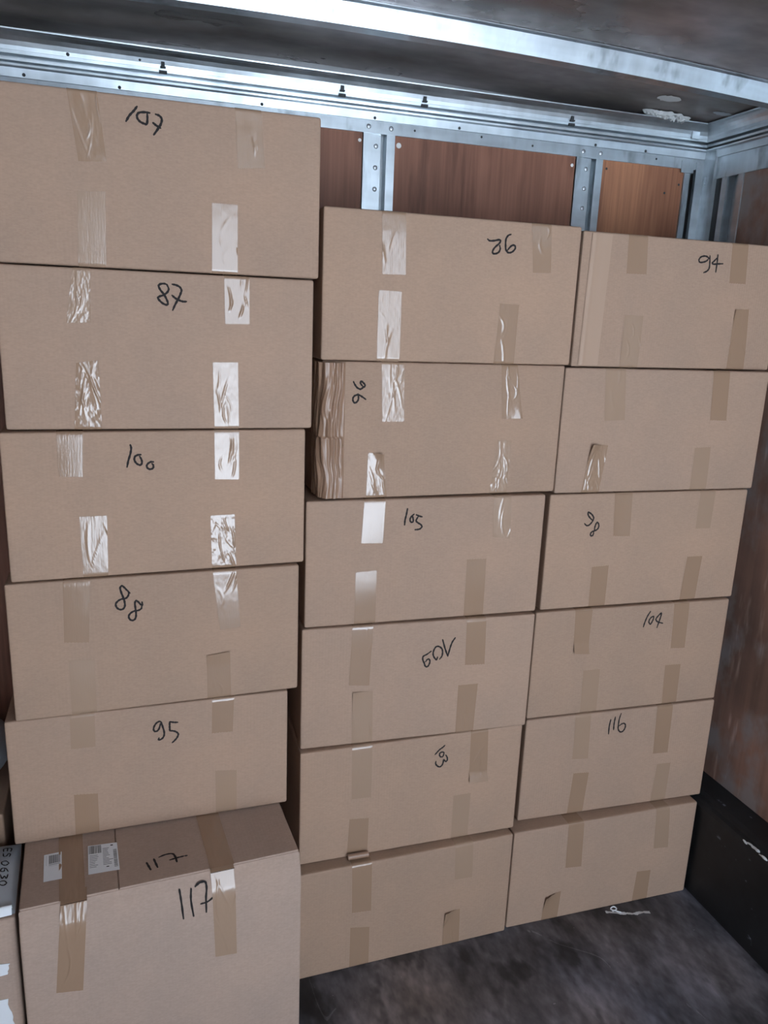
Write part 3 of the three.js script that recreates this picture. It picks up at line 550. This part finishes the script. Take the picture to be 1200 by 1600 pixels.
// box 117: flaps, tape over the top, shipping labels, the second number
{
  const b = cartons['117'], y0 = 0.5155, yaw = 0.06, cx = -0.594, cz = 0.232, c = Math.cos(yaw), s = Math.sin(yaw);
  const loc = (x, z) => [(x - cx) * c - (z - cz) * s, (x - cx) * s + (z - cz) * c];     // world (x, z) -> along and into the box
  part('top_flap', bevelSlab(-0.2805, -0.097, y0, y0 + 0.004, -0.3, -0.022, 0.0018), WORN, b);
  part('top_flap', bevelSlab(-0.095, 0.108, y0, y0 + 0.004, -0.3, -0.022, 0.0018), WORN, b);
  part('top_flap', bevelSlab(0.112, 0.2805, y0, y0 + 0.004, -0.3, -0.022, 0.0018), WORN, b);
  part('top_flap', bevelSlab(-0.2805, 0.2805, y0, y0 + 0.004, -0.61, -0.304, 0.0018), WORN, b);
  const top = y0 + 0.004;
  const strip = (x0, x1, style, sd) => { reseed(sd); return grid(20, 60, (u, t) => [mix(x0, x1, u) - 0.006 * t, top + 0.0008 + 0.0012 * Math.abs(vnoise(u * 5, t * 6, 99, 99, sd) - 0.5) * style, -0.02 - t * 0.29], (u, t) => [u * 0.05, t * 0.3]); };
  part('tape_strip', strip(-0.2085, -0.1595, 1, 940), TAPE, b, null, 'brown packing tape over the top');
  part('tape_strip', strip(0.0875, 0.1385, 2, 950), TAPE, b, null, 'brown packing tape over the top');
  part('marker_number', inkGeo([[[-0.636, 0.152], [-0.628, 0.177]], [[-0.621, 0.144], [-0.614, 0.173]], [[-0.61, 0.141], [-0.596, 0.136], [-0.582, 0.137], [-0.577, 0.147], [-0.574, 0.166]], [[-0.588, 0.156], [-0.574, 0.153], [-0.559, 0.151]], [[-0.556, 0.151], [-0.552, 0.151]]].map((st) => st.flatMap(([x, z]) => loc(x, z))), 0.0046, (u, v) => [u, top + 0.0006, v]), INK, b, null, 'handwritten black number 117');
  const labelTex = (kind) => {
    const cv = document.createElement('canvas'); cv.width = 256; cv.height = 384; const g = cv.getContext('2d');
    g.fillStyle = '#dcdfe2'; g.fillRect(0, 0, 256, 384); g.fillStyle = '#15171a'; reseed(kind + 970);
    if (kind === 0) { let x = 70; while (x < 232) { const w = 2 + rnd() * 5; g.fillRect(x, 26, w, 120); x += w + 2 + rnd() * 4; } g.fillStyle = '#6d7278'; g.fillRect(70, 156, 160, 8); g.fillStyle = '#9aa0a6'; for (let k = 0; k < 9; k++) g.fillRect(30, 24 + k * 16, 7, 10); g.fillStyle = '#b3b8bd'; g.fillRect(70, 176, 120, 6); } else {
      let x = 8; while (x < 110) { const w = 2 + rnd() * 4; g.fillRect(x, 8, w, 110); x += w + 2 + rnd() * 3; }
      g.fillStyle = '#555b62'; for (let k = 0; k < 12; k++) { const w = 30 + rnd() * 60; g.fillRect(125, 60 + k * 20, w, 7); } for (let k = 0; k < 8; k++) g.fillRect(12, 140 + k * 22, 30 + rnd() * 60, 6);
      g.fillStyle = '#15171a'; for (let y = 96; y < 330; y += 7 + rnd() * 4) g.fillRect(216, y, 30, 4); g.fillRect(196, 22, 22, 16); g.fillRect(150, 310, 22, 12);
    }
    const t = new THREE.CanvasTexture(cv); t.colorSpace = THREE.SRGBColorSpace; return t;
  };
  const label = (kind, c4) => {                               // corners: far-left, far-right, near-right, near-left (world x, z)
    const [A, B, Cc, D] = c4.map(([x, z]) => loc(x, z));
    const g = grid(12, 12, (u, v) => { const x = mix(mix(D[0], Cc[0], u), mix(A[0], B[0], u), v), z = mix(mix(D[1], Cc[1], u), mix(A[1], B[1], u), v); return [x, top + 0.0009 + 0.0006 * vnoise(u * 3, v * 4, 99, 99, 960 + kind), z]; });
    part('shipping_label', g, new THREE.MeshStandardMaterial({ map: labelTex(kind), roughness: 0.5, side: THREE.DoubleSide }), b, null, kind ? 'white address label with barcode' : 'small white barcode label');
  };
  label(0, [[-0.845, 0.073], [-0.81, 0.07], [-0.803, 0.158], [-0.838, 0.16]]);
  label(1, [[-0.757, 0.066], [-0.697, 0.068], [-0.69, 0.16], [-0.752, 0.16]]);
}

// ---------------------------------------------------------------- things at the edge of the frame
{ // carton beside box 117 with torn white stickers
  const b = thing('cardboard_box', 'cardboard box with torn white stickers beside the large box 117', 'box', [-1.031, 0, 0.215], 0.06);
  part('body', cartonGeometry(0.288, 0.488, 0.23, FOLD, 16, 12, 8, (p) => { if (p.z > -0.001) p.z += 0.002 * vnoise(p.x * 9 + 4, p.y * 5, 99, 99, 980); }), WORN, b);
  const sticker = (pts, sd) => {
    reseed(sd); const out = [];
    for (let i = 0; i < pts.length; i++) { const a = pts[i], c = pts[(i + 1) % pts.length]; for (let k = 0; k < 6; k++) out.push(new THREE.Vector2(mix(a[0], c[0], k / 6) + (rnd() - 0.5) * 0.004, mix(a[1], c[1], k / 6) + (rnd() - 0.5) * 0.004)); }
    return new THREE.ExtrudeGeometry(new THREE.Shape(out), { depth: 0.0006, bevelEnabled: false }).translate(0, 0, 0.0022);
  };
  part('torn_sticker', sticker([[0.02, 0.36], [0.122, 0.36], [0.126, 0.385], [0.02, 0.39]], 981), WHITE, b, null, 'torn white sticker');
  part('torn_sticker', sticker([[0.02, 0.1], [0.148, 0.16], [0.149, 0.225], [0.125, 0.233], [0.117, 0.3], [0.02, 0.31]], 985), WHITE, b, null, 'torn white sticker');
}
{ // grey mail bag lying on that carton
  const b = thing('mail_bag', 'crinkled grey plastic mail bag with handwriting beside box 117', 'bag', [-1.031, 0.488, 0.21], 0.06);
  const hgt = (u, v) => 0.002 + 0.03 * Math.pow(Math.max(0, Math.sin(Math.PI * clamp(u, 0, 1)) * Math.sin(Math.PI * clamp(v, 0, 1))), 0.45) + 0.022 * (fbm(u, v, 11, 6, 3, 990) - 0.5) * Math.sin(Math.PI * u) * Math.sin(Math.PI * v);
  const top = grid(50, 50, (u, v) => [mix(-0.14, 0.143, u), hgt(u, v), -0.004 - 0.22 * v]), bottom = grid(4, 4, (u, v) => [mix(-0.14, 0.143, 1 - u), 0.001, -0.004 - 0.22 * v]);
  part('sheet', mergeGeometries([top, bottom]), BAG, b);
  // ES 0630, written down the bag with the letter tops towards box 117
  const glyph = { E: [[1, 1, 0, 1, 0, 0, 1, 0], [0, 0.5, 0.8, 0.5]], S: [[1, 0.9, 0.3, 1, 0.1, 0.75, 0.8, 0.45, 0.9, 0.15, 0.1, 0]], 0: [[0.5, 1, 0.05, 0.6, 0.3, 0, 0.8, 0.1, 0.95, 0.6, 0.5, 1]], 6: [[0.9, 1, 0.2, 0.6, 0.2, 0.1, 0.8, 0, 0.9, 0.4, 0.3, 0.5]], 3: [[0.1, 1, 0.9, 0.85, 0.4, 0.55, 0.9, 0.3, 0.1, 0]] };
  const strokes = []; let run = 0;
  for (const ch of 'ES 0630') { if (ch !== ' ') for (const st of glyph[ch]) { const o = []; for (let i = 0; i < st.length; i += 2) o.push(0.11 + st[i + 1] * 0.014, run + st[i] * 0.014); strokes.push(o); } run += ch === ' ' ? 0.012 : 0.02; }
  part('handwriting', inkGeo(strokes, 0.0026, (a, r) => { const z = -0.2 + r, u = (a + 0.14) / 0.283, v = (-0.004 - z) / 0.22; return [a, hgt(u, v) + 0.0012, z]; }), INK, b, null, 'black handwritten code');
  part('folded_edge', grid(30, 12, (u, v) => [mix(-0.14, 0.138, u), 0.004 + 0.016 * Math.sin(v * Math.PI) + 0.003 * vnoise(u * 8, v * 2, 99, 99, 995), 0.004 - 0.02 * v]), WHITE, b, null, 'white folded edge of the bag');
}
{ // brown carton and a grey sack behind it
  const b = thing('cardboard_box', 'brown cardboard box behind the grey mail bag, mostly hidden', 'box', [-1.06, 0, -0.055], 0);
  part('body', cartonGeometry(0.24, 0.55, 0.36, FOLD, 6, 6, 6), CARD[1], b);
  const s = thing('grey_sack', 'dark grey plastic sack on the hidden brown box', 'bag', [-1.06, 0.5505, -0.24]);
  const g = new THREE.SphereGeometry(1, 48, 32), p = g.attributes.position;
  for (let i = 0; i < p.count; i++) { const x = p.getX(i), y = p.getY(i), z = p.getZ(i), k = 1 + 0.12 * (vnoise(x * 4 + 9, z * 4 + y * 3 + 9, 99, 99, 1000) - 0.5); p.setXYZ(i, x * 0.115 * k, 0.06 + Math.max(-1, y) * 0.06 * (y < 0 ? 1 : k), z * 0.165 * k); }
  g.computeVertexNormals(); part('sheet', g, BAG, s);
  part('tied_neck', new THREE.LatheGeometry([[0.0, 0.02], [0.012, 0.014], [0.009, 0.03], [0.02, 0.05], [0.016, 0.052]].map(([a, c]) => new THREE.Vector2(a, c)), 20), BAG, s, [0, 0.1, 0.02]);
}
{ // torn strip of white plastic on the floor
  const t = thing('plastic_strip', 'torn white plastic strip lying on the floor before the boxes', 'strip', [0.7, 0, 0.056], -0.28);
  const path = [[-0.066, -0.002], [-0.04, 0.002], [-0.01, 0.003], [0.015, 0.005], [0.035, 0.0], [0.066, -0.002]];
  const c = new THREE.CatmullRomCurve3(path.map(([x, z]) => new THREE.Vector3(x, 0.0008, z)));
  part('strip', grid(60, 4, (u, v) => { const p = c.getPoint(u); return [p.x, 0.0008 + 0.003 * Math.abs(Math.sin(u * 9)) * v, p.z + (v - 0.5) * (0.008 + 0.005 * vnoise(u * 30, 1, 99, 99, 1010))]; }), WHITE, t);
  part('loop', new THREE.TubeGeometry(new THREE.CatmullRomCurve3([[-0.045, 0.0015, -0.004], [-0.03, 0.004, -0.012], [-0.038, 0.006, -0.018], [-0.048, 0.003, -0.012], [-0.02, 0.002, 0]].map((a) => new THREE.Vector3(...a))), 40, 0.0019, 6), WHITE, t);
}
renderer.render(scene, camera);
